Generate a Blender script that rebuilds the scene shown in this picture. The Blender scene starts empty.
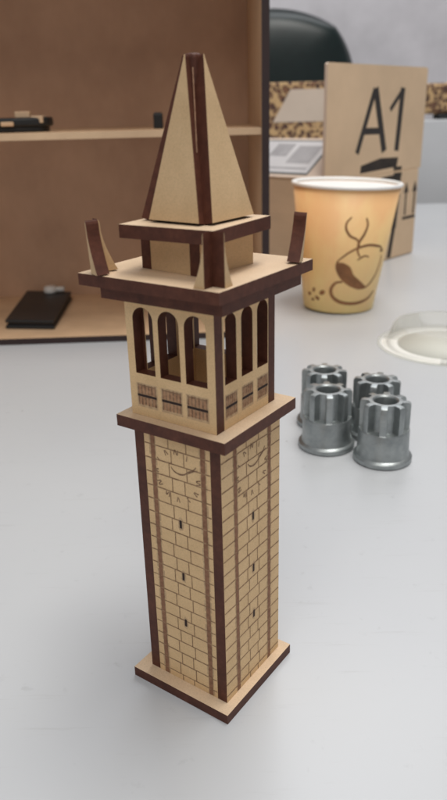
import bpy, bmesh, math, random
from mathutils import Vector, Matrix, Euler
random.seed(7)
SC = bpy.context.scene
COL = SC.collection
MM = 0.001
R = math.radians

# ------------------------------------------------------------------ camera
CX, CY, CZ = 99.780, -131.275, 150.560          # millimetres
cam_d = bpy.data.cameras.new("camera")
cam = bpy.data.objects.new("camera", cam_d)
COL.objects.link(cam)
cam.location = (CX*MM, CY*MM, CZ*MM)
cam.rotation_euler = (1.18389025, 0.02310052, 0.61164460)
cam_d.sensor_fit = 'VERTICAL'
cam_d.sensor_height = 36
cam_d.lens = 712.667/800*36
cam_d.clip_start = 0.005
cam_d.clip_end = 50
cam_d.dof.use_dof = True
cam_d.dof.focus_distance = 0.205
cam_d.dof.aperture_fstop = 22
SC.camera = cam

# ------------------------------------------------------------------ world and lamps (indoor)
w = bpy.data.worlds.new("World")
SC.world = w
w.use_nodes = True
bg = w.node_tree.nodes["Background"]
bg.inputs[0].default_value = (0.86, 0.87, 0.91, 1)
bg.inputs[1].default_value = 0.30

F2 = Vector((-math.sin(0.61164460), math.cos(0.61164460), 0))   # horizontal heading of the view
R2 = Vector((math.cos(0.61164460), math.sin(0.61164460), 0))
CG = Vector((CX, CY, 0))
def RM(r, f, z):                                # room coordinates: right, forward, up (mm)
    return CG + R2*r + F2*f + Vector((0, 0, z))

def area(name, pos, target, sx, sy, energy, color):
    d = bpy.data.lights.new(name, 'AREA')
    d.shape = 'RECTANGLE'; d.size = sx; d.size_y = sy
    d.energy = energy; d.color = color
    o = bpy.data.objects.new(name, d); COL.objects.link(o)
    o.location = pos*MM
    o.rotation_euler = ((target-pos)*MM).to_track_quat('-Z', 'Y').to_euler()
    return o
area("ceiling_light", RM(350, 250, 1750), RM(0, 250, 0), 1.0, 0.5, 21.5, (1.0, 0.975, 0.93))
area("ceiling_light", RM(-200, -900, 1500), RM(0, 300, 50), 1.2, 0.9, 9.5, (1.0, 0.97, 0.92))
area("ceiling_light", RM(500, 1900, 1900), RM(400, 2000, 0), 1.6, 0.8, 16, (0.95, 0.97, 1.0))

SC.view_settings.view_transform = 'Standard'
SC.view_settings.look = 'None'
SC.view_settings.exposure = 0.0
SC.view_settings.gamma = 1.0

# ------------------------------------------------------------------ materials
def new_mat(name):
    m = bpy.data.materials.new(name); m.use_nodes = True
    nt = m.node_tree
    return m, nt, nt.nodes["Principled BSDF"]
def N(nt, t, **kw):
    n = nt.nodes.new(t)
    for k, v in kw.items():
        if k.startswith("i_"):
            n.inputs[k[2:].replace("_", " ")].default_value = v
        else: setattr(n, k, v)
    return n
def coords(nt, scale=(1, 1, 1), kind="Object"):
    tc = N(nt, "ShaderNodeTexCoord"); mp = N(nt, "ShaderNodeMapping")
    mp.inputs["Scale"].default_value = scale
    nt.links.new(tc.outputs[kind], mp.inputs[0])
    return mp.outputs[0]
def noise(nt, vec, scale, detail=4, rough=.6):
    n = N(nt, "ShaderNodeTexNoise"); n.inputs["Scale"].default_value = scale
    n.inputs["Detail"].default_value = detail; n.inputs["Roughness"].default_value = rough
    nt.links.new(vec, n.inputs["Vector"]); return n.outputs["Fac"]
def ramp(nt, fac, stops):
    r = N(nt, "ShaderNodeValToRGB"); el = r.color_ramp.elements
    while len(el) < len(stops): el.new(.5)
    for e, (p, c) in zip(el, stops): e.position = p; e.color = (*c, 1)
    nt.links.new(fac, r.inputs[0]); return r.outputs[0]
def mix(nt, fac, a, b, mode='MIX'):
    m = N(nt, "ShaderNodeMix", data_type='RGBA', blend_type=mode)
    for s, i in ((fac, 0), (a, 6), (b, 7)):
        if hasattr(s, "links"): nt.links.new(s, m.inputs[i])
        else: m.inputs[i].default_value = s if i == 0 else (*s, 1)
    return m.outputs[2]
def bump(nt, bs, h, strength, dist):
    b = N(nt, "ShaderNodeBump"); b.inputs["Strength"].default_value = strength
    b.inputs["Distance"].default_value = dist
    nt.links.new(h, b.inputs["Height"]); nt.links.new(b.outputs[0], bs.inputs["Normal"])

def simple(name, c, rough=.6, var=.12, scale=40, bmp=0.0, metal=0, spec=.5, stretch=(1, 1, 1)):
    m, nt, bs = new_mat(name)
    v = coords(nt, stretch)
    n = noise(nt, v, scale)
    lo = tuple(x*(1-var) for x in c); hi = tuple(min(1, x*(1+var)) for x in c)
    nt.links.new(ramp(nt, n, [(.3, lo), (.7, hi)]), bs.inputs["Base Color"])
    bs.inputs["Roughness"].default_value = rough
    bs.inputs["Metallic"].default_value = metal
    bs.inputs["Specular IOR Level"].default_value = spec
    if bmp: bump(nt, bs, n, bmp, .0005)
    return m

def mdf(name, c):
    m, nt, bs = new_mat(name)
    v = coords(nt)
    fine = noise(nt, v, 2600, 3, .7)       # fibre speckle
    big = noise(nt, v, 90, 4, .6)
    a = ramp(nt, fine, [(.30, tuple(x*.86 for x in c)), (.52, c), (.75, tuple(min(1, x*1.08) for x in c))])
    b = ramp(nt, big, [(.3, (.86, .84, .80)), (.7, (1, 1, 1))])
    nt.links.new(mix(nt, 1.0, a, b, 'MULTIPLY'), bs.inputs["Base Color"])
    bs.inputs["Roughness"].default_value = .62
    bs.inputs["Specular IOR Level"].default_value = .35
    bump(nt, bs, fine, .12, .0001)
    return m
M_FACE = mdf("fibreboard_face", (.65, .455, .26))
M_SHAFT_LIT = mdf("fibreboard_face_shaft_lit", (.78, .545, .30))  # lighter copy of the face board, bounce light from the table put into its colour
M_PLATE = mdf("fibreboard_face_pale", (.69, .52, .36))
def burnt():
    m, nt, bs = new_mat("laser_burnt_edge")
    v = coords(nt, (1, 1, 1)); n = noise(nt, v, 460, 5, .75); n2 = noise(nt, v, 120, 3, .5)
    a = ramp(nt, n, [(.28, (.072, .024, .014)), (.5, (.095, .031, .018)), (.75, (.130, .046, .027))])
    b = ramp(nt, n2, [(.3, (.82, .80, .80)), (.75, (1.12, 1.10, 1.06))])
    nt.links.new(mix(nt, 1.0, a, b, 'MULTIPLY'), bs.inputs["Base Color"])
    bs.inputs["Roughness"].default_value = .55; bs.inputs["Specular IOR Level"].default_value = .3
    bump(nt, bs, n, .2, .0001)
    return m
M_EDGE = burnt()
def engrave(name, dark, light, lo, hi):
    m, nt, bs = new_mat(name)
    v = coords(nt); n = noise(nt, v, 900, 3, .7)
    nt.links.new(ramp(nt, n, [(lo, dark), (hi, light)]), bs.inputs["Base Color"])
    bs.inputs["Roughness"].default_value = .8
    return m
M_LINE = engrave("engraved_line", (.20, .105, .055), (.38, .235, .13), .35, .65)
M_BAND = engrave("engraved_band", (.21, .095, .050), (.31, .155, .085), .35, .65)
M_SCORCH = engrave("scorched_board", (.33, .165, .085), (.50, .29, .16), .3, .7)
M_SEAM_HL = simple("seam_highlight_brown", (.50, .30, .19), .4)  # light brown for the highlight painted along the spire seam
M_HALO = engrave("smoke_stain", (.46, .30, .17), (.62, .43, .25), .35, .65)
M_BLKEDGE = simple("dark_burnt_edge", (.030, .014, .013), .6)
M_MARK = engrave("engraved_mark", (.15, .075, .04), (.40, .26, .15), .35, .68)
M_DARK = simple("charred_opening", (.030, .014, .010), .8)

def plywood(name, c, stretch):
    m, nt, bs = new_mat(name)
    v = coords(nt, stretch)
    n = noise(nt, v, 7, 5, .55)
    n2 = noise(nt, coords(nt, (1.6, 1.6, 1)), 9, 6, .62)
    a = ramp(nt, n, [(.28, tuple(x*.92 for x in c)), (.5, c), (.74, tuple(x*1.06 for x in c))])
    b = ramp(nt, n2, [(.32, (.80, .76, .73)), (.66, (1.06, 1.05, 1.03))])
    nt.links.new(mix(nt, 1.0, a, b, 'MULTIPLY'), bs.inputs["Base Color"])
    bs.inputs["Roughness"].default_value = .55
    return m
M_PLY = plywood("plywood", (.62, .40, .265), (1, 1, 1.6))
M_PLYF = plywood("plywood_flat", (.70, .49, .31), (1, 1, 1))

def table_mat():
    m, nt, bs = new_mat("table_laminate")
    v = coords(nt)
    n = noise(nt, v, 3, 4, .6); n2 = noise(nt, v, 220, 3, .6); n3 = noise(nt, v, 900, 2, .5)
    a = ramp(nt, n, [(.3, (.49, .505, .53)), (.7, (.545, .556, .566))])
    # a few specks and faint smears
    b = ramp(nt, n2, [(.22, (.90, .90, .90)), (.34, (1, 1, 1))])
    n4 = noise(nt, coords(nt, (1, 14, 1)), 26, 5, .7)
    b2 = ramp(nt, n4, [(.30, (.93, .925, .92)), (.40, (1, 1, 1))])
    vo = N(nt, "ShaderNodeTexVoronoi"); vo.inputs["Scale"].default_value = 42; nt.links.new(v, vo.inputs["Vector"])
    b3 = ramp(nt, vo.outputs["Distance"], [(.018, (.62, .60, .58)), (.030, (1, 1, 1))])
    b = mix(nt, 1.0, mix(nt, 1.0, b, b2, 'MULTIPLY'), b3, 'MULTIPLY')
    nt.links.new(mix(nt, 1.0, a, b, 'MULTIPLY'), bs.inputs["Base Color"])
    r = N(nt, "ShaderNodeMapRange"); r.inputs["To Min"].default_value = .24; r.inputs["To Max"].default_value = .36
    nt.links.new(n, r.inputs[0]); nt.links.new(r.outputs[0], bs.inputs["Roughness"])
    bump(nt, bs, n3, .05, .0001)
    return m
M_TABLE = table_mat()
M_TEDGE = simple("table_edge_strip", (.35, .36, .37), .5)

def metal():
    m, nt, bs = new_mat("cast_zinc")
    v0 = coords(nt); oi = N(nt, "ShaderNodeObjectInfo"); va = N(nt, "ShaderNodeVectorMath", operation='ADD')
    nt.links.new(v0, va.inputs[0]); nt.links.new(oi.outputs["Random"], va.inputs[1]); v = va.outputs[0]
    n = noise(nt, v, 420, 4, .65); n2 = noise(nt, v, 140, 4, .65)
    nt.links.new(ramp(nt, n2, [(.25, (.27, .295, .30)), (.75, (.46, .485, .48))]), bs.inputs["Base Color"])
    bs.inputs["Metallic"].default_value = .85
    r = N(nt, "ShaderNodeMapRange"); r.inputs["To Min"].default_value = .30; r.inputs["To Max"].default_value = .52
    nt.links.new(n, r.inputs[0]); nt.links.new(r.outputs[0], bs.inputs["Roughness"])
    bump(nt, bs, n, .3, .0003)
    return m
M_METAL = metal()
M_CARD = simple("cardboard", (.64, .465, .305), .8, .09, 14, stretch=(1, 1, 4))
M_CARDL = simple("cardboard_inner", (.62, .50, .41), .8, .06, 12)
M_INK = simple("black_print", (.028, .022, .020), .7)
M_INKB = simple("worn_black_print", (.028, .018, .013), .7, .6, 60)
M_LABEL = simple("label_paper", (.56, .55, .56), .6, .03)
M_LABELG = simple("label_print_grey", (.34, .33, .34), .6, .15, 60)
M_LABELD = simple("label_border", (.12, .13, .13), .6)
M_BLACK = simple("black_plastic", (.012, .013, .014), .45)
M_LEATHER = simple("black_vinyl", (.005, .014, .013), .34, .2, 60, .1)
M_WHITE = simple("white_plastic", (.72, .70, .66), .5)
M_WALL = simple("grey_plaster", (.745, .72, .745), .9, .13, 6)
M_LEDGE = simple("grey_panel", (.60, .615, .64), .7, .07, 3)
M_FLOOR = simple("grey_floor", (.25, .25, .25), .7, .1, 4)
M_BEIGE = simple("beige_panel", (.62, .52, .43), .8, .06, 12)
M_CUPW = simple("paper_white", (.88, .87, .85), .5, .02)
def cup_mat():
    m, nt, bs = new_mat("cup_print_orange")
    tc = N(nt, "ShaderNodeTexCoord"); sp = N(nt, "ShaderNodeSeparateXYZ")
    nt.links.new(tc.outputs["Object"], sp.inputs[0])
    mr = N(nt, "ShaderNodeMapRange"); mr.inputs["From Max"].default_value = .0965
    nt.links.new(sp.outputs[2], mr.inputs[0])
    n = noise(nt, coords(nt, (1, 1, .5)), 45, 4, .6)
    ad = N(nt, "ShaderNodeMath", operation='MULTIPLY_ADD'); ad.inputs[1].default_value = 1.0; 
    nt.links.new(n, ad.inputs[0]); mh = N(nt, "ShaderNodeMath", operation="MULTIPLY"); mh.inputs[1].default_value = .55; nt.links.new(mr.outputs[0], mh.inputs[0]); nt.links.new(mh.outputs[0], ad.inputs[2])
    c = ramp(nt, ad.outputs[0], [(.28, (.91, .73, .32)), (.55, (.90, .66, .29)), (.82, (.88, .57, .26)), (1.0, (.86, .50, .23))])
    nt.links.new(c, bs.inputs["Base Color"]); bs.inputs["Roughness"].default_value = .5
    return m
M_CUP = cup_mat()
M_CUPB = simple("cup_print_brown", (.24, .10, .035), .6, .35, 90)
def leopard():
    m, nt, bs = new_mat("leopard_print")
    v = coords(nt)
    nn = N(nt, "ShaderNodeTexNoise"); nn.inputs["Scale"].default_value = 40
    nt.links.new(v, nn.inputs["Vector"])
    mx = N(nt, "ShaderNodeMix", data_type='RGBA', blend_type='ADD'); mx.inputs[0].default_value = .02
    nt.links.new(v, mx.inputs[6]); nt.links.new(nn.outputs["Color"], mx.inputs[7])
    vo = N(nt, "ShaderNodeTexVoronoi"); vo.inputs["Scale"].default_value = 140
    nt.links.new(mx.outputs[2], vo.inputs["Vector"])
    c = ramp(nt, vo.outputs["Distance"], [(.0, (.34, .17, .08)), (.22, (.26, .12, .06)), (.30, (.07, .035, .03)), (.44, (.08, .04, .03)), (.56, (.52, .34, .17)), (1, (.56, .38, .19))])
    nt.links.new(c, bs.inputs["Base Color"]); bs.inputs["Roughness"].default_value = .8
    return m
M_LEO = leopard()
def clear():
    m, nt, bs = new_mat("clear_plastic")
    bs.inputs["Base Color"].default_value = (.9, .9, .88, 1)
    bs.inputs["Roughness"].default_value = .08
    tr = N(nt, "ShaderNodeBsdfTransparent"); tr.inputs[0].default_value = (.985, .985, .975, 1)
    fr = N(nt, "ShaderNodeFresnel"); fr.inputs[0].default_value = 1.22
    ad = N(nt, "ShaderNodeMath", operation='MULTIPLY_ADD'); ad.inputs[1].default_value = .4; ad.inputs[2].default_value = .008
    nt.links.new(fr.outputs[0], ad.inputs[0])
    mx = N(nt, "ShaderNodeMixShader")
    nt.links.new(ad.outputs[0], mx.inputs[0]); nt.links.new(tr.outputs[0], mx.inputs[1]); nt.links.new(bs.outputs[0], mx.inputs[2])
    nt.links.new(mx.outputs[0], nt.nodes["Material Output"].inputs[0])
    return m
M_CLEAR = clear()

# ------------------------------------------------------------------ helpers
def link(name, me, mats, parent=None, mat=None, smooth=None):
    o = bpy.data.objects.new(name, me); COL.objects.link(o)
    for m in mats: me.materials.append(m)
    if parent: o.parent = parent
    if mat is not None: o.matrix_local = mat
    return o
def tag(o, label=None, cat=None, group=None, kind=None):
    if label: o["label"] = label
    if cat: o["category"] = cat
    if group: o["group"] = group
    if kind: o["kind"] = kind
    return o
def empty(name, loc, rz=0):
    o = bpy.data.objects.new(name, None); COL.objects.link(o)
    o.empty_display_size = .01
    o.location = Vector(loc)*MM; o.rotation_euler = (0, 0, rz); return o

def plate_mesh(name, outer, holes, t, marks=(), edge_idx=1):
    """A laser cut sheet: outline and holes in mm in XY, thickness t along +Z (0..t).
    slot 0 = face, slot 1 = cut edge, further slots = engraved marks [(polygon, slot)]."""
    cu = bpy.data.curves.new("tmp", 'CURVE'); cu.dimensions = '2D'; cu.fill_mode = 'BOTH'
    cu.extrude = t/2*MM
    for lp in [outer]+list(holes):
        s = cu.splines.new('POLY'); s.points.add(len(lp)-1)
        for p, (x, y) in zip(s.points, lp): p.co = (x*MM, y*MM, 0, 1)
        s.use_cyclic_u = True
    ob = bpy.data.objects.new("tmp", cu); COL.objects.link(ob)
    bpy.context.view_layer.update()
    me0 = bpy.data.meshes.new_from_object(ob.evaluated_get(bpy.context.evaluated_depsgraph_get()))
    bpy.data.objects.remove(ob); bpy.data.curves.remove(cu)
    bm = bmesh.new(); bm.from_mesh(me0); bpy.data.meshes.remove(me0)
    bmesh.ops.translate(bm, verts=bm.verts, vec=(0, 0, t/2*MM))
    bmesh.ops.remove_doubles(bm, verts=bm.verts, dist=1e-6)
    bmesh.ops.recalc_face_normals(bm, faces=bm.faces)
    for f in bm.faces:
        f.smooth = False
        f.material_index = 0 if abs(f.normal.z) > .5 else edge_idx
    for i, (poly, slot) in enumerate(marks):
        vs = [bm.verts.new((x*MM, y*MM, (t+(.012 if slot == 7 else .03+.012*(({6: 2.0, 3: 2.3, 2: 3.1} if name.endswith("wall") else {}).get(slot, slot)-2))+.0005*(i % 7))*MM)) for x, y in poly]
        f = bm.faces.new(vs); f.material_index = slot
        f.normal_update()
        if f.normal.z < 0: f.normal_flip()
    me = bpy.data.meshes.new(name); bm.to_mesh(me); bm.free()
    return me
def rect(x0, y0, x1, y1): return [(x0, y0), (x1, y0), (x1, y1), (x0, y1)]
def stroke(pts, wdt):
    """polyline -> quads"""
    out = []
    for (x0, y0), (x1, y1) in zip(pts, pts[1:]):
        dx, dy = x1-x0, y1-y0; l = math.hypot(dx, dy) or 1
        nx, ny = -dy/l*wdt/2, dx/l*wdt/2
        ex, ey = dx/l*wdt*.2, dy/l*wdt*.2
        out.append([(x0+nx-ex, y0+ny-ey), (x0-nx-ex, y0-ny-ey), (x1-nx+ex, y1-ny+ey), (x1+nx+ex, y1+ny+ey)])
    return out
def MAT(xa, ya, za, org):
    """matrix mapping local x,y,z onto given directions"""
    m = Matrix((( xa[0], ya[0], za[0], org[0]*MM), (xa[1], ya[1], za[1], org[1]*MM), (xa[2], ya[2], za[2], org[2]*MM), (0, 0, 0, 1)))
    return m
def box_mesh(name, x0, y0, z0, x1, y1, z1, bev=0.0, seg=2):
    bm = bmesh.new()
    bmesh.ops.create_cube(bm, size=1)
    for v in bm.verts:
        v.co = Vector(((x0+x1)/2+v.co.x*(x1-x0), (y0+y1)/2+v.co.y*(y1-y0), (z0+z1)/2+v.co.z*(z1-z0)))*MM
    if bev:
        bmesh.ops.bevel(bm, geom=bm.edges[:], offset=bev*MM, segments=seg, affect='EDGES', profile=.5)
    me = bpy.data.meshes.new(name); bm.to_mesh(me); bm.free(); return me
def prism_mesh(name, pts, z0, z1, bev=0, seg=2):
    bm = bmesh.new()
    b = [bm.verts.new((x*MM, y*MM, z0*MM)) for x, y in pts]
    t = [bm.verts.new((x*MM, y*MM, z1*MM)) for x, y in pts]
    n = len(pts)
    bm.faces.new(b[::-1]); bm.faces.new(t)
    for i in range(n): bm.faces.new((b[i], b[(i+1) % n], t[(i+1) % n], t[i]))
    bmesh.ops.recalc_face_normals(bm, faces=bm.faces)
    if bev: bmesh.ops.bevel(bm, geom=bm.edges[:], offset=bev*MM, segments=seg, affect='EDGES', profile=.5)
    me = bpy.data.meshes.new(name); bm.to_mesh(me); bm.free(); return me
def lathe_mesh(name, prof, n=64, closed=False, smooth=True, fn=None):
    bm = bmesh.new(); rings = []
    for r, z in prof:
        ring = []
        for i in range(n):
            a = 2*math.pi*i/n; rr = r if fn is None else fn(r, z, a)
            ring.append(bm.verts.new((rr*math.cos(a)*MM, rr*math.sin(a)*MM, z*MM)))
        rings.append(ring)
    m = len(rings)
    for k in range(m if closed else m-1):
        A, B = rings[k], rings[(k+1) % m]
        for i in range(n):
            f = bm.faces.new((A[i], A[(i+1) % n], B[(i+1) % n], B[i])); f.smooth = smooth
    if not closed:
        if prof[0][0] > .01: bm.faces.new(rings[0][::-1])
        if prof[-1][0] > .01: bm.faces.new(rings[-1])
    bmesh.ops.remove_doubles(bm, verts=bm.verts, dist=1e-7)
    bmesh.ops.recalc_face_normals(bm, faces=bm.faces)
    me = bpy.data.meshes.new(name); bm.to_mesh(me); bm.free(); return me
def auto_smooth(me, ang=35):
    bm = bmesh.new(); bm.from_mesh(me)
    for f in bm.faces: f.smooth = True
    for e in bm.edges:
        if len(e.link_faces) == 2 and e.calc_face_angle(0) > R(ang): e.smooth = False
    bm.to_mesh(me); bm.free()

# ------------------------------------------------------------------ setting: floor, wall, table
rot = Matrix((( R2.x, F2.x, 0, CX*MM), (R2.y, F2.y, 0, CY*MM), (0, 0, 1, 0), (0, 0, 0, 1)))
tag(link("floor", box_mesh("floor", -3500, -2500, -760, 3500, 2400, -730), [M_FLOOR], None, rot), kind="structure")
tag(link("wall", box_mesh("wall", -3500, 2300, -729, 3500, 2400, 1900), [M_WALL], None, rot), kind="structure")
tb = empty("table", (CX, CY, -730), 0.61164460)
tag(tb, "light grey laminate table that everything stands on", "table")
def room_part(name, me, mats, parent):
    return link(name, me, mats, parent)
me = box_mesh("table_top", -900, -420, 705, 700, 1205, 730, 2)
room_part("tabletop", me, [M_TABLE], tb)
for sx, sy in ((-860, -380), (660, -380), (660, 1160), (-860, 1160)):
    room_part("leg", box_mesh("leg", sx-20, sy-20, 0, sx+20, sy+20, 704.5, 2), [M_TEDGE], tb)

# grey partition behind the table, black chair in front of the wall
pt = link("partition", box_mesh("partition", 120, 1300, -729.5, 1500, 1340, 127, 3), [M_LEDGE], None, rot)
tag(pt, "plain grey partition behind the far edge of the table", "partition")

ch = empty("office_chair", tuple(RM(112, 1900, -730)), 0.61164460)
tag(ch, "black vinyl office chair with rounded backrest against the grey wall", "chair")
def backrest():
    bm = bmesh.new(); nx, nz = 26, 22
    for side in (0, 1):
        vs = {}
        for i in range(nx+1):
            for k in range(nz+1):
                u = -1+2*i/nx; v = -1+2*k/nz
                # squircle mapping
                x = u*math.sqrt(max(0, 1-.42*v*v)); z = v*math.sqrt(max(0, 1-.42*u*u))
                e = max(abs(u), abs(v)); th = 34*math.sqrt(max(0, 1-e**4))
                vs[i, k] = bm.verts.new((x*205*1.02*MM, (-45*(1-u*u)*0+40*u*u*0 + (-th if side == 0 else th))*MM - .05*(1-x*x)*0, (z*175*1.02+920)*MM))
        for i in range(nx):
            for k in range(nz):
                f = bm.faces.new((vs[i, k], vs[i+1, k], vs[i+1, k+1], vs[i, k+1])); f.smooth = True
    bmesh.ops.remove_doubles(bm, verts=bm.verts, dist=1e-5)
    bmesh.ops.recalc_face_normals(bm, faces=bm.faces)
    me = bpy.data.meshes.new("backrest"); bm.to_mesh(me); bm.free(); return me
link("backrest", backrest(), [M_LEATHER], ch)
link("seat", box_mesh("seat", -230, -380, 440, 230, 60, 510, 28, 4), [M_LEATHER], ch)
link("back_support", box_mesh("s", -30, 36, 420, 30, 52, 900, 5), [M_BLACK], ch)
link("column", lathe_mesh("c", [(30, 90), (30, 260), (18, 262), (18, 439)], 24), [M_BLACK], ch, Matrix.Translation((0, -.16, 0)))
for k in range(5):
    m = Matrix.Translation((0, -.16, 0)) @ Matrix.Rotation(k*2*math.pi/5, 4, 'Z')
    lg = link("leg", box_mesh("l", 20, -20, 60, 280, 20, 88, 6), [M_BLACK], ch, m)
    link("castor", lathe_mesh("w", [(0, -12), (24, -12), (26, -8), (26, 8), (24, 12), (0, 12)], 24), [M_BLACK], lg,
         Matrix.Translation((.265, 0, .028)) @ Matrix.Rotation(math.pi/2, 4, 'X'))

# leopard print box with a beige panel, on the table in front of the partition
lb = empty("storage_box", tuple(RM(60, 1150, 0)), 0.61164460)
tag(lb, "leopard print box with plain beige front panel behind the cardboard box", "box")
link("body", box_mesh("b", -95, 0, .3, 102, 45, 186, 3), [M_LEO], lb)
me = plate_mesh("panel", [(14, 131), (99, 131), (99, 176), (40, 176)], [], 1.0)
link("front_panel", me, [M_BEIGE, M_BEIGE], lb, MAT((1, 0, 0), (0, 0, 1), (0, -1, 0), (0, 0.05, 0)))
lb2 = empty("pouch", tuple(RM(400, 1303, 127)), 0.61164460)
tag(lb2, "leopard print pouch on top of the grey partition at the right edge", "pouch")
me = box_mesh("b", -59, 2, 8, 60, 32, 57, 9, 4); link("body", me, [M_LEO], lb2)
link("base", box_mesh("b", -36, 0, .3, 60, 34, 8.2, 2), [M_BLACK], lb2)

# ------------------------------------------------------------------ open plywood cabinet
P0 = Vector((-308.1, 169.4, 0)); UA = math.atan2(.605, .796)
cb = empty("display_cabinet", tuple(P0), UA)
tag(cb, "open plywood display cabinet with one shelf and dark burnt edges", "cabinet")
# local: x along the front, y into the cabinet, z up. dark front edges = slot 1
def cab_panel(name, x0, y0, z0, x1, y1, z1, mface, front=True):
    me = box_mesh(name, x0, y0, z0, x1, y1, z1)
    me.materials.clear()
    o = link(name, me, [mface, M_BLKEDGE], cb)
    if front:
        for p in me.polygons:
            if p.normal.y < -.5: p.material_index = 1
    return o
cab_panel("floor_panel", -130, 0, 0.2, 191, 127, 4.6, M_PLYF)
cab_panel("side_panel", 185.6, 0.2, 4.7, 190.6, 127, 262, M_PLYF)
cab_panel("side_panel", -130, 0.2, 4.7, -125, 127, 262, M_PLYF)
cab_panel("back_panel", -130, 127.1, 0.2, 191, 131, 266, M_PLY, False)
cab_panel("top_panel", -130, 0, 262.1, 191, 127, 266, M_PLYF)
cab_panel("shelf", -124.9, 1.0, 135.3, 185.5, 127, 139.5, M_PLYF, False)

def cab_pt(u, d, z):
    c, s = math.cos(UA), math.sin(UA)
    return (P0.x+u*c-d*s, P0.y+u*s+d*c, z)
# wallet
wl = empty("wallet", cab_pt(0, 0, 4.6), UA)
tag(wl, "flat black wallet lying on the cabinet floor", "wallet")
q = [(-1.4, 25.5), (35.5, 19.5), (34, 110), (-5.5, 119)]
link("cover", prism_mesh("c", q, .1, 2.6, .9), [M_BLACK], wl)
link("cover", prism_mesh("c", [(x*.998+.02, y) for x, y in q], 4.6, 6.9, .9), [M_BLACK], wl)
qi = [(0.2, 27.5), (34.2, 21.5), (32.8, 108.5), (-4, 117)]
link("pages", prism_mesh("p", qi, 2.2, 4.9, .1), [M_INK], wl)
kb = empty("plastic_plug", cab_pt(17, 108, 11.6), UA)
tag(kb, "small white plastic plug lying on the back of the black wallet", "plug")
link("body", lathe_mesh("k", [(0, .05), (5, .05), (5.6, 1), (5.3, 4.4), (3.6, 5.6), (0, 5.8)], 24), [M_WHITE], kb)
link("stem", lathe_mesh("k", [(2.2, 0), (2.2, 7)], 16), [M_WHITE], kb, Matrix.Translation((.0048, 0, .0026)) @ Matrix.Rotation(math.pi/2, 4, 'Y'))
# toy on shelf
ty = empty("toy_car", cab_pt(8, 40, 139.5), UA)
tag(ty, "low black model car with pale wooden details on the shelf", "toy")
pts = []
for a in range(40):
    t = 2*math.pi*a/40
    pts.append((38*math.copysign(abs(math.cos(t))**.55, math.cos(t)), 15*math.copysign(abs(math.sin(t))**.6, math.sin(t))))
link("chassis", prism_mesh("c", [(x*.93, y*.9) for x, y in pts], .4, 3.5, .3, 1), [M_BLACK], ty)
link("body", prism_mesh("c", pts, 3.4, 9.3, 1.6, 3), [M_BLACK], ty)
for x, y, z, a, b, c in ((20, -6, 8.9, 5, 3, 4.2), (11, -15.6, 4.0, 4.2, .9, 2.8), (-18, -15.2, 3.2, 4.5, .9, 3), (30, -6, 5.6, 4, 6, 4.6)):
    link("wood_detail", box_mesh("w", x-a, y-b, z, x+a, y+b, z+c, .5), [M_PLYF if z != 5.6 else M_CARD], ty)
bb = empty("small_block", cab_pt(118, 40, 139.5), UA)
tag(bb, "tiny black block on the shelf just left of the spire", "block")
link("body", box_mesh("b", -3.2, -3, .1, 3.2, 3, 9.6, .6), [M_BLACK], bb)
link("lid", box_mesh("b", -2.6, -2.4, 9.5, 2.6, 2.4, 10.4, .3), [M_BLACK], bb)

# ------------------------------------------------------------------ cardboard box with A1
dA = R(43)
Fv, Rv = F2, R2
d = Fv*math.cos(dA)+Rv*math.sin(dA)                 # along the printed face, away from camera
e = Vector((-d.y, d.x, 0))                          # along the other visible face, leftwards and back
PR = RM(207.1, 791.2, 0)
K = PR - d*173
cx = empty("cardboard_box", tuple(K), math.atan2(d.y, d.x))
tag(cx, "brown cardboard box marked A1 with an upright flap and grey label", "box")
# local: x along printed face, y = e direction
link("body", box_mesh("b", 0, 0, .3, 169, 240, 89, 1.2), [M_CARD], cx)
def strokes(l, wdt, slot): return [(p, slot) for p in stroke(l, wdt)]
S0 = 173
mk = []
mk += strokes([(S0-122, 110.5), (S0-97, 164)], 6.5, 2) + strokes([(S0-95, 164), (S0-75.5, 110.5)], 9, 2)
mk += strokes([(S0-113, 128.5), (S0-83, 128)], 6, 2)
mk += strokes([(S0-46.5, 164.5), (S0-51.5, 110)], 8.5, 2) + strokes([(S0-48, 163), (S0-67, 147)], 5, 2)
mk = [([(x, y-89) for x, y in p], s) for p, s in mk]
mk += [([(57, 2), (124, 4), (126, 13), (92, 14), (58, 9)], 3), ([(118, .5), (134, .5), (134, 4), (118, 4)], 3)]
fl = plate_mesh("flap", [(0, 0), (173, 0), (173.5, 94), (171, 96), (2, 96.5), (0, 95)], [], 3, mk)
flo = link("flap", fl, [M_CARD, M_CARDL, M_INK, M_INKB], cx, MAT((1, 0, 0), (0, 0, 1), (0, -1, 0), (0, 3.2, 89.2)))
tag(flo, "upright flap printed with A1")
pr = []
pr += [([(58, 93-89), (125, 99-89), (126, 105-89), (95, 104-89), (60, 99-89)], 3)]
fl2 = [([(58, 70), (126, 78), (128, 86), (100, 85), (59, 80)], 2), ([(64, 60), (120, 66), (118, 71), (62, 67)], 2),
       ([(123, 60), (133, 62), (133, 86), (125, 86)], 2), ([(120, 30), (129, 32), (132, 62), (124, 62)], 2), ([(114, 2), (122, 2), (128, 32), (121, 32)], 2),
       ([(118, 84), (134, 84), (134, 87.5), (118, 87.5)], 2)]
for ax in (145.5, 163):
    fl2 += [(rect(ax-1.6, 43, ax+1.6, 68), 2), ([(ax-5, 66), (ax+5, 66), (ax, 77)], 2)]
fl2 += [(rect(141, 38.5, 167.5, 41.5), 2)]
bp = plate_mesh("printing", [(50, 1), (168.2, 1), (168.2, 88), (50, 88)], [], .4, fl2)
link("printing", bp, [M_CARD, M_CARD, M_INKB], cx, MAT((1, 0, 0), (0, 0, 1), (0, -1, 0), (0, -0.02, 0)))
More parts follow.
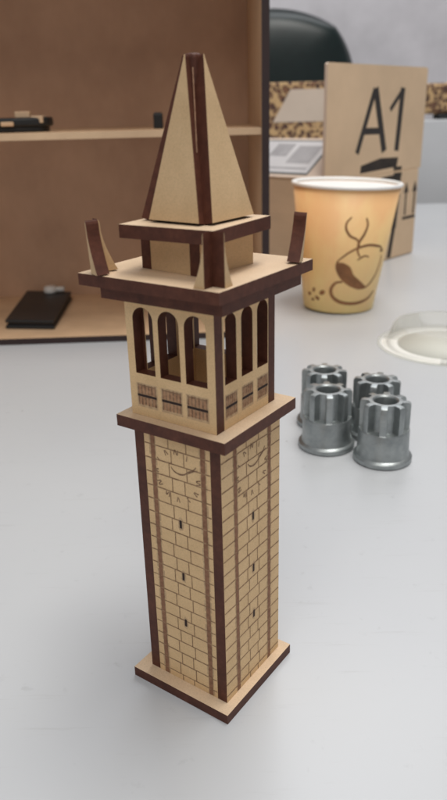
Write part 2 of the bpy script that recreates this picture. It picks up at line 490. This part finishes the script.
# tilted flap with the label
tl = R(32)
xa = (0, 1, 0); ya = (math.cos(tl), 0, math.sin(tl)); za = (-math.sin(tl)*-1*0+math.sin(tl)*-1, 0, math.cos(tl))
# local x = along e, y = up the flap ; normal must point up
lm = [([(22, 5), (150, 5), (150, 54), (22, 54)], 4), ([(24, 7.5), (148, 7.5), (148, 52), (24, 52)], 2),
      ([(30, 22), (58, 22), (58, 46), (30, 46)], 3), ([(64, 30), (80, 30), (80, 50), (64, 50)], 3), ([(28, 12), (70, 12), (70, 16), (28, 16)], 3)]
fm = plate_mesh("flap", [(1, 0), (239, 0), (237, 60), (3, 60)], [], 2, [])
lab = plate_mesh("label", rect(22, 4, 150, 56), [], .3, [(rect(24, 6.5, 148, 54), 2), (rect(30, 20, 58, 47), 3), (rect(64, 30, 86, 50), 3), (rect(28, 11, 78, 14), 3)])
# use y-down trick: local x along +e (0,1,0), local y (cos,0,sin) -> normal = x cross y = (sin.. ) ; flip x for an upward normal
Mf = MAT((0, -1, 0), ya, (-math.sin(tl), 0, math.cos(tl)), (0.6, 0, 89.3))
def negx(me):
    for v in me.vertices: v.co.x = -v.co.x
    me.flip_normals()
for mm_ in (fm, lab): negx(mm_)
link("flap", fm, [M_CARDL, M_CARD], cx, Mf)
lo_ = link("label", lab, [M_LABELD, M_LABELD, M_LABEL, M_LABELG], cx, Mf @ Matrix.Translation((0, 0, .0022)))
lo_["label"] = "grey and white shipping label with dark border"

# ------------------------------------------------------------------ paper cup
H, r0, r1 = 96.5, 27.9, 41.2
cup = empty("paper_cup", (-152.7, 385.2, .9))
cup.rotation_euler = Matrix.Rotation(R(2.0), 3, Vector((F2.x, F2.y, 0))).to_euler()
tag(cup, "orange paper coffee cup with brown cup drawing and white rim", "cup")
def wr(z): return r0+(r1-r0)*z/H
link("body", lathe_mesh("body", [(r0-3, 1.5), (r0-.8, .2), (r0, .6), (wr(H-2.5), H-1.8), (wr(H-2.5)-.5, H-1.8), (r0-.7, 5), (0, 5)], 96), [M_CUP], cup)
tag(cup.children[0])
# inner lining
link("lining", lathe_mesh("lining", [(wr(H-2.6)-.7, H-2.6), (r0-1.2, 6), (0, 6)], 96), [M_CUPW], cup)
rim = [(wr(H)-.2+1.35*math.cos(t), H-1+1.35*math.sin(t)) for t in [2*math.pi*i/14 for i in range(14)]]
link("rim", lathe_mesh("rim", rim, 96, True), [M_CUPW], cup)
def smoothline(pts, n=8):
    out = []
    P = [pts[0]]+list(pts)+[pts[-1]]
    for i in range(1, len(P)-2):
        for k in range(n):
            t = k/n
            out.append(tuple(.5*((2*P[i][j])+(-P[i-1][j]+P[i+1][j])*t+(2*P[i-1][j]-5*P[i][j]+4*P[i+1][j]-P[i+2][j])*t*t+(-P[i-1][j]+3*P[i][j]-3*P[i+1][j]+P[i+2][j])*t**3) for j in (0, 1)))
    out.append(pts[-1]); return out
def on_cup(a, z, off=.12):
    r = wr(z)+off; t = R(a); return Vector((r*math.cos(t), r*math.sin(t), z))*MM
def cup_art():
    bm = bmesh.new()
    def line(pts, w0, w1=None, wm=None):
        p = smoothline(pts); n = len(p); prev = None
        for i, (a, z) in enumerate(p):
            a2, z2 = p[min(i+1, n-1)]; a1, z1 = p[max(i-1, 0)]
            r = wr(z); dx = R(a2-a1)*r; dz = z2-z1; l = math.hypot(dx, dz) or 1
            s = i/(n-1)
            wd = (wm if wm else w0)*math.sin(math.pi*s)+(w0)*(1-math.sin(math.pi*s)) if wm else w0
            nx, nz = -dz/l*wd/2, dx/l*wd/2
            q = (bm.verts.new(on_cup(a+math.degrees(nx/r), z+nz)), bm.verts.new(on_cup(a-math.degrees(nx/r), z-nz)))
            if prev: bm.faces.new((prev[0], prev[1], q[1], q[0]))
            prev = q
    line([(-39.6, 74.7), (-36.8, 69.1), (-39.7, 62.3), (-44.7, 56.4), (-44.9, 49.9), (-40.9, 45.4)], 1.0, wm=1.9)
    line([(-56.3, 75.2), (-61.2, 71.1), (-61.2, 66.2), (-56.1, 61.4), (-47.2, 58.4), (-42.7, 52.6)], .9, wm=1.7)
    line([(-2, 47.6), (-9, 51.5), (-16.2, 52.9), (-30.3, 54.2), (-43.2, 52.7), (-55.7, 48.7), (-68.3, 42.4)], .9, wm=1.8)
    line([(-68.3, 42.4), (-69.5, 37.1), (-63.1, 29.8), (-50.2, 23.7), (-34.9, 20.1)], 1.2, wm=2.2)
    line([(-4, 45), (-2, 40.5), (-5.7, 32.4), (-14, 25.5), (-24, 21), (-34.9, 20.1)], .8, wm=1.3)
    line([(-60.4, 26.0), (-70.1, 24.7), (-76.2, 19.0), (-72.4, 13.0), (-58.8, 9.2), (-35.9, 8.5), (-15, 11.3), (-3, 16.8)], 1.3, wm=2.6)
    # tiny squiggle inside the bowl and the little handle dot
    line([(-44, 43), (-35, 46), (-28, 45)], .8, wm=1.2)
    line([(-9, 48.5), (-5.5, 49.2)], 2.2)
    # coffee: filled crescent as columns
    top = smoothline([(-69.1, 40.6), (-61.5, 40.7), (-52.1, 37.6), (-46.4, 31.6), (-38, 27.6), (-24, 21.4)])
    bot = smoothline([(-69.6, 37.5), (-64.5, 30.8), (-57.5, 26), (-50, 23), (-39.0, 20.4), (-24.5, 20.3)])
    pv = None
    for (a, z), (b, y) in zip(top, bot):
        cur = (bm.verts.new(on_cup(a, z, .16)), bm.verts.new(on_cup(b, y, .16)))
        if pv: bm.faces.new((pv[0], pv[1], cur[1], cur[0]))
        pv = cur
    # beans
    for a, z, rr, ang in ((-114, 13, 2.0, 20), (-104.3, 17.1, 1.9, 70), (-97.9, 10.9, 2.1, -30), (-89.5, 16.0, 2.6, 35), (-107, 9.0, 1.6, 0)):
        n = 18; c = [] 
        for k in range(n):
            t = 2*math.pi*k/n; x = rr*math.cos(t); y = rr*.68*math.sin(t); g = R(ang)
            x, y = x*math.cos(g)-y*math.sin(g), x*math.sin(g)+y*math.cos(g)
            c.append(bm.verts.new(on_cup(a+math.degrees(x/wr(z)), z+y, .14)))
        bm.faces.new(c)
    bmesh.ops.recalc_face_normals(bm, faces=bm.faces)
    me = bpy.data.meshes.new("printed_drawing"); bm.to_mesh(me); bm.free(); return me
link("printed_drawing", cup_art(), [M_CUPB], cup)

# ------------------------------------------------------------------ clear plastic lid
ld = empty("plastic_dish", (-44.5, 328.5, 0))
tag(ld, "clear plastic dish upside down with pale rim at the right edge", "dish")
prof = [(44, .2), (44.3, .7), (43.5, 1.2), (40, 1.4), (38.6, 2.4), (35.2, 13.4), (34.0, 14.8), (32.0, 15.2), (30, 14.6), (0, 14.4),
        (0, 14.0), (30, 14.2), (32.0, 14.7), (33.6, 14.3), (34.7, 13.2), (38.0, 2.0), (39.4, .8), (42, .3)]
me = lathe_mesh("dish", prof, 96); link("dish", me, [M_CLEAR], ld)
link("rim", lathe_mesh("rim", [(44.1+.75*math.cos(t), 1.0+.8*math.sin(t)) for t in [2*math.pi*i/10 for i in range(10)]], 96, True), [M_CLEAR], ld)
def sector(a0, a1, ra, rb, z, n=24):
    bm = bmesh.new(); pv = None
    for i in range(n+1):
        a = R(a0+(a1-a0)*i/n)
        c = (bm.verts.new((ra*math.cos(a)*MM, ra*math.sin(a)*MM, z*MM)), bm.verts.new((rb*math.cos(a)*MM, rb*math.sin(a)*MM, z*MM)))
        if pv: bm.faces.new((pv[0], pv[1], c[1], c[0]))
        pv = c
    bmesh.ops.recalc_face_normals(bm, faces=bm.faces)
    bmesh.ops.solidify(bm, geom=bm.faces[:], thickness=.3*MM)
    me = bpy.data.meshes.new("s"); bm.to_mesh(me); bm.free(); return me
M_PADC = simple("cream_liner", (.62, .62, .58), .6, .03)
link("liner", lathe_mesh("liner", [(0, .3), (31, .3), (31, .7), (0, .7)], 64), [M_PADC], ld)
link("white_crescent", sector(190, 285, 31.5, 42, .5), [M_CUPW], ld)  # thin flat white sector around the liner

# ------------------------------------------------------------------ four toothed metal knobs
def knob_mesh():
    bm = bmesh.new(); n = 8*24
    def lobed(t, zone):
        # tooth profile: 1 on a tooth, 0 in the groove
        p = (t*8/(2*math.pi)) % 1.0
        s = abs(p-.5)*2         # 0 at tooth centre
        k = min(1, max(0, (.50-s)/.18))
        k = k*k*(3-2*k)
        return k
    prof = [(0, .1, 0), (12.7, .1, 0), (13.3, .6, 0), (13.3, 2.4, 0), (12.8, 3.0, 0), (12.0, 3.4, 0), (11.75, 4.2, 0), (11.6, 9, 0), (11.5, 15.0, 0), (11.2, 15.6, 0),
            (11.0, 15.8, 1), (11.2, 16.6, 1), (11.25, 27.5, 1), (10.8, 28.4, 1), (10.0, 28.8, 1),
            (5.9, 28.9, 0), (5.3, 28.3, 0), (5.1, 27.4, 0), (5.0, 14, 0), (0, 14, 0)]
    rings = []
    for r, z, l in prof:
        ring = []
        for i in range(n):
            t = 2*math.pi*i/n
            rr = r
            if l:
                g = 7.5 if z > 16 else 7.8
                rr = g+(r-g)*lobed(t, z) if r > g else r
            ring.append(bm.verts.new((rr*math.cos(t)*MM, rr*math.sin(t)*MM, z*MM)))
        rings.append(ring)
    for A, B in zip(rings, rings[1:]):
        for i in range(n):
            bm.faces.new((A[i], A[(i+1) % n], B[(i+1) % n], B[i]))
    bmesh.ops.remove_doubles(bm, verts=bm.verts, dist=1e-6)
    bmesh.ops.recalc_face_normals(bm, faces=bm.faces)
    me = bpy.data.meshes.new("metal_knob"); bm.to_mesh(me); bm.free()
    auto_smooth(me, 32); return me
km = knob_mesh()
km.materials.append(M_METAL)
for (x, y, a, lab_) in ((-12.4, 150.0, 8, "front right toothed metal knob of the four, nearest the camera"),
                        (-40.4, 148.7, 20, "front left toothed metal knob, standing closest to the wooden tower"),
                        (-26.6, 173.0, 3, "toothed metal knob at the back right, behind the nearest knob"),
                        (-54.2, 171.5, 15, "toothed metal knob at the back left, half hidden behind another")):
    o = bpy.data.objects.new("metal_knob", km); COL.objects.link(o)
    o.location = (x*MM, y*MM, 0); o.rotation_euler = (0, 0, R(a)+.6)
    tag(o, lab_, "knob", "toothed metal knobs standing together on the table")

# ------------------------------------------------------------------ the wooden model tower
tw = empty("model_tower", (0, 0, 0))
tag(tw, "laser cut wooden model of a bell tower standing on the table", "model tower")
X, Y, Z = (1, 0, 0), (0, 1, 0), (0, 0, 1)
def level(dx, dy, rz):
    return Matrix.Translation((dx*MM, dy*MM, 0)) @ Matrix.Rotation(rz, 4, 'Z')
def sq(name, h, z0, t, dx=0, dy=0, rz=0, j=0):
    o = [(-h, -h), (h, -h), (h, h), (-h, h)]
    me = plate_mesh(name, o, [], t)
    return link(name, me, [M_PLATE, M_EDGE], tw, Matrix.Translation((dx*MM, dy*MM, z0*MM)) @ Matrix.Rotation(rz, 4, 'Z'))
sq("base_plate", 16.28, 0.02, 3)

# shaft
LV = level(.62, .43, R(-.2))
T = 3.0
def shaft_marks(hw, z0, z1, seed):
    rnd = random.Random(seed)
    m = []
    pitch = 3.87
    zs = []
    z = z1-.3
    k = 0
    while z > z0+1:
        zs.append(z); z -= pitch
    for i, z in enumerate(zs):
        # course line, slightly broken
        if i > 0:
            x = -hw+.1
            while x < hw-.1:
                x2 = min(hw-.1, x+rnd.uniform(3, 7)); o = rnd.uniform(-.04, .04); wdt = rnd.uniform(.26, .38)
                m.append((rect(x, z-wdt/2+o, x2, z+wdt/2+o), 2)); x = x2
        zl = max(z0+.1, z-pitch)
        jx = 2.75 if i % 2 == 0 else 1.95
        for sgn in (-1, 1):
            jj = sgn*jx+.25
            m.append((rect(jj-.14, zl, jj+.14, z), 2))
    for xb in (-7.4, 7.95):
        m.append((rect(xb-.62, z0+.05, xb+.62, z1-.05), 3))
        m.append((rect(xb-.72, z0+.05, xb-.56, z1-.05), 2)); m.append((rect(xb+.56, z0+.05, xb+.72, z1-.05), 2))
    for xb in (-7.4, 7.95):
        z = z0+.2
        while z < z1-1:
            zz_ = min(z1-.1, z+rnd.uniform(1.5, 4)); m.append((rect(xb-rnd.uniform(.8, 1.25), z, xb+rnd.uniform(.8, 1.25), zz_), 7)); z = zz_+rnd.uniform(0, .8)
    for zc in (54.4, 38.6, 23.8):
        m.append(([(.25+.95*math.cos(a)*rnd.uniform(.8, 1.1), zc+2.0*math.sin(a)*rnd.uniform(.85, 1.1)) for a in [2*math.pi*k/14 for k in range(14)]], 7))
    # arrow slits
    for zc in (54.4, 38.6, 23.8):
        m.append(([(.25-.38, zc-1.15), (.25+.38, zc-1.15), (.25+.38, zc+.95), (.25+.2, zc+1.2), (.25-.2, zc+1.2), (.25-.38, zc+.95)], 5))
    # clock: numerals on a ring, curved hands
    cx_, cz_ = -.1, 67.9
    for k in range(12):
        a = R(90-30*k); r = 6.5
        x, y = cx_+r*math.cos(a), cz_+r*math.sin(a)
        tx, ty_ = -math.sin(a), math.cos(a); rx, ry = math.cos(a), math.sin(a)
        # roman style ticks: one to three short strokes
        kinds = {0: 3, 1: 1, 2: 2, 3: 3, 4: 2, 5: 1, 6: 2, 7: 3, 8: 3, 9: 2, 10: 1, 11: 2}[k]
        for q in range(kinds):
            o = (q-(kinds-1)/2)*.55
            lean = .22 if (q+k) % 2 else -.12
            m += [(p, 4) for p in stroke([(x+tx*(o-lean)-rx*.62, y+ty_*(o-lean)-ry*.62), (x+tx*(o+lean)+rx*.62, y+ty_*(o+lean)+ry*.62)], .30)]
    arc = [(cx_+.8+2.7*math.cos(R(a)), cz_+2.9+2.1*math.sin(R(a))) for a in range(200, 330, 9)]
    for i, (a, b) in enumerate(zip(arc, arc[1:])):
        m += [(p, 4) for p in stroke([a, b], .18+.28*math.sin(math.pi*i/len(arc)))]
    m += [(p, 4) for p in stroke([(cx_+3.2, cz_+1.8), (cx_+4.9, cz_+2.8)], .6)]
    return m
def wall(name, hw, z0, z1, holes, marks, lvl, dirx, nrm, a, label=None, mats=None):
    """vertical sheet: outer face at distance a from the axis along nrm, half width hw"""
    me = plate_mesh(name, rect(-hw, z0, hw, z1), holes, T, marks)
    m = lvl @ MAT(dirx, Z, nrm, tuple(Vector(nrm)*(a-T)))
    o = link(name, me, mats or [M_SHAFT_LIT if "shaft" in name or "belfry" in name else M_FACE, M_EDGE, M_LINE, M_BAND, M_MARK, M_DARK, M_SCORCH, M_HALO], tw, m)
    if label: o["label"] = label
    return o
FR = [((1, 0, 0), (0, -1, 0)), ((0, 1, 0), (1, 0, 0)), ((-1, 0, 0), (0, 1, 0)), ((0, -1, 0), (-1, 0, 0))]
hs = 13.13
for i, (dx_, nr) in enumerate(FR):
    hw = hs-T-.03 if i % 2 == 0 else hs
    wall("shaft_wall", hw, 3.05, 78.9, [], shaft_marks(hw, 3.1, 78.9, i), LV, dx_, nr, hs)

sq("gallery_plate", 16.1, 78.95, 3, .54, .64, R(.6))

# belfry
hf = 12.7
LB = level(.04, -.05, R(.45))
def arch(cx_, hw, z0, zt, n=14):
    r = hw; zs = zt-r
    pts = [(cx_-hw, z0), (cx_+hw, z0), (cx_+hw, zs)]
    for k in range(1, n): 
        a = math.pi*k/n; pts.append((cx_+r*math.cos(a), zs+r*math.sin(a)))
    pts.append((cx_-hw, zs)); return pts
def belfry_marks(cs, hw, zb, zt, seed):
    rnd = random.Random(seed); m = []
    for c in cs:
        m.append((rect(c-hw, zb+.2, c+hw, zb+2.1), 6)); m.append((rect(c-hw, zb+2.9, c+hw, zt-.45), 6))
        m.append((rect(c-hw-.35, zb-.5, c+hw+.35, zt+.4), 7))
        m.append((rect(c-hw-.1, zb+2.2, c+hw+.1, zb+2.85), 5))
        m.append((rect(c-hw, zt-.4, c+hw, zt), 2))
        nb = 6
        for k in range(nb):
            x = c-hw+.25+(2*hw-.5)*k/(nb-1); ww = rnd.uniform(.32, .46)
            m.append((rect(x-ww/2, zb+.1, x+ww/2, zb+2.1), 4)); m.append((rect(x-ww/2, zb+2.95, x+ww/2, zt+.15), 4))
    return m
for i, (dx_, nr) in enumerate(FR):
    if i % 2 == 0: hw, cs, oh = hf, (-7.5, 0, 7.5), 3.0
    else: hw, cs, oh = hf-T-.03, (-6.6, 0.25, 7.0), 2.4
    wall("belfry_wall", hw, 82.0, 111.35, [arch(c, oh, 92.9, 109.2) for c in cs], belfry_marks(cs, oh-.15, 84.8, 90.1, 10+i), LB, dx_, nr, hf)

sq("lower_cornice", 16.74, 111.40, 2.95, .95, -.13, R(.95))
sq("upper_cornice", 19.55, 114.38, 2.7, -.6, .33, R(.4))

# drum and top plate
ZC = 117.1
LD = level(-.65, .3, R(-5.5))
for i, (dx_, nr) in enumerate(FR):
    wall("drum_wall", 9.1-T-.03 if i % 2 == 0 else 9.1, ZC+.02, 124.95, [], [], LD, dx_, nr, 9.1)
sq("top_plate", 12.25, 124.98, 2.95, .93, -1.87, R(3.35))

# spire: four leaning triangles with open corner grooves
zb, zt = 128.55, 161.5
def spire_panel(i):
    a0, a1 = 9.75, 2.75
    L_ = math.hypot(zt-zb, a0-a1)
    up = Vector((0, 0, zt-zb)); dx_, nr = FR[i]; nr = Vector(nr)
    up = (up + nr*(a1-a0)).normalized()
    out = Vector(dx_).cross(up).normalized()
    if out.dot(nr) < 0: out = -out
    hw = 7.0 if i % 2 == 0 else (7.75 if i == 1 else 8.3)
    c0 = .7 if i % 2 == 0 else 0
    me = plate_mesh("spire_panel", [(-hw+c0, 0), (hw+c0, 0), (.3, L_-1.2), (.2, L_-.4), (0, L_-.1), (-.2, L_-.4), (-.3, L_-1.2)], [], T)
    org = nr*a0+Vector((0, 0, zb)) - out*T
    m = level(.3, -.05, R(-1.2)) @ MAT(dx_, tuple(up), tuple(out), tuple(org))
    o = link("spire_panel", me, [M_FACE, M_EDGE], tw, m)
for i in range(4): spire_panel(i)
bm = bmesh.new(); rnd = random.Random(4)
pa, pb = Vector((7.35, -8.75, zb)), Vector((.45, -.75, zt))
pv = None
for k in range(40):
    t = .42+.5*k/39; p = pa.lerp(pb, t)+Vector((.08, -.22, 0)); wv = .05+.04*rnd.random()
    c = [bm.verts.new((p+Vector((ox_*wv, oy_*wv, 0)))*MM) for ox_, oy_ in ((-1, -1), (1, -1), (1, 1), (-1, 1))]
    if pv:
        for j in range(4): bm.faces.new((pv[j], pv[(j+1) % 4], c[(j+1) % 4], c[j]))
    pv = c
bmesh.ops.recalc_face_normals(bm, faces=bm.faces)
me = bpy.data.meshes.new("seam_highlight"); bm.to_mesh(me); bm.free()
link("seam_highlight", me, [M_SEAM_HL], tw, level(.3, -.05, R(-1.2)))  # thin pale strip imitating the highlight on the front spire seam
me = prism_mesh("c", [(1.9*math.cos(2*math.pi*k/12), 1.9*math.sin(2*math.pi*k/12)) for k in range(12)], 154, 161.6, .8, 3)
link("spire_tip", me, [M_EDGE], tw, level(.3, -.05, R(-1.2)))
me = box_mesh("core", -5.4, -5.4, 127.95, 5.4, 5.4, 129.4)
link("spire_foot", me, [M_EDGE], tw, level(.3, -.05, R(-1.2)))

# corner pinnacles
def fin(h, w0, w1, flip):
    pts = [(0, 0), (w0, 0)]
    for k in range(1, 9):
        t = k/8; pts.append((w1+(w0-w1)*(1-t)**1.5, h*.80*t))
    pts += [(w1, h*.93), (w1*.6, h*.975), (w1*.2, h), (0, h*.985)]
    return plate_mesh("fin", pts, [], T)
def pinnacle(name_label, cxy, udir, vdir, h, w0, w1, rot_deg, only_b=False, tilt=0):
    """udir, vdir: unit inward directions along the two edges"""
    U, V = Vector(udir), Vector(vdir)
    g = bpy.data.objects.new("pinnacle", None); COL.objects.link(g); g.empty_display_size = .004
    g.parent = tw; g.location = (cxy[0]*MM, cxy[1]*MM, (ZC+.02)*MM); g.rotation_euler = (0, 0, R(rot_deg))
    if tilt: g.rotation_euler = (Matrix.Rotation(R(rot_deg), 3, 'Z') @ Matrix.Rotation(R(tilt), 3, Vector((-U-V)).cross(Vector((0,0,1))).normalized())).to_euler()
    for a, b, skip in ((U, V, only_b), (V, U, False)):
        if skip: continue
        # plate running along a, thickness along b in 0..T
        me = fin(h, w0, w1, False)
        n = a.cross(Vector(Z))
        org = a*T
        if n.dot(b) > 0: m = MAT(tuple(a), Z, tuple(n), tuple(org))
        else: m = MAT(tuple(a), Z, tuple(n), tuple(org+b*T))
        link("fin", me, [M_FACE, M_EDGE], g, m)
    return g
hc, ox, oy = 19.0, -.6, .33
pinnacle("", (hc+ox-.4, -hc+oy+.2), (-1, 0, 0), (0, 1, 0), 11.2, 2.8, .15, 0)
pinnacle("", (-hc+ox+.8, -hc+oy+.9), (1, 0, 0), (0, 1, 0), 11.6, 3.5, .45, -24, tilt=-2.5)
pinnacle("", (hc+ox-.8, hc+oy-.7), (-1, 0, 0), (0, -1, 0), 11.0, 3.4, .4, 16, True, -5)
pinnacle("", (-hc+ox+.4, hc+oy-.4), (1, 0, 0), (0, -1, 0), 12.0, 5.2, 1.2, 0)
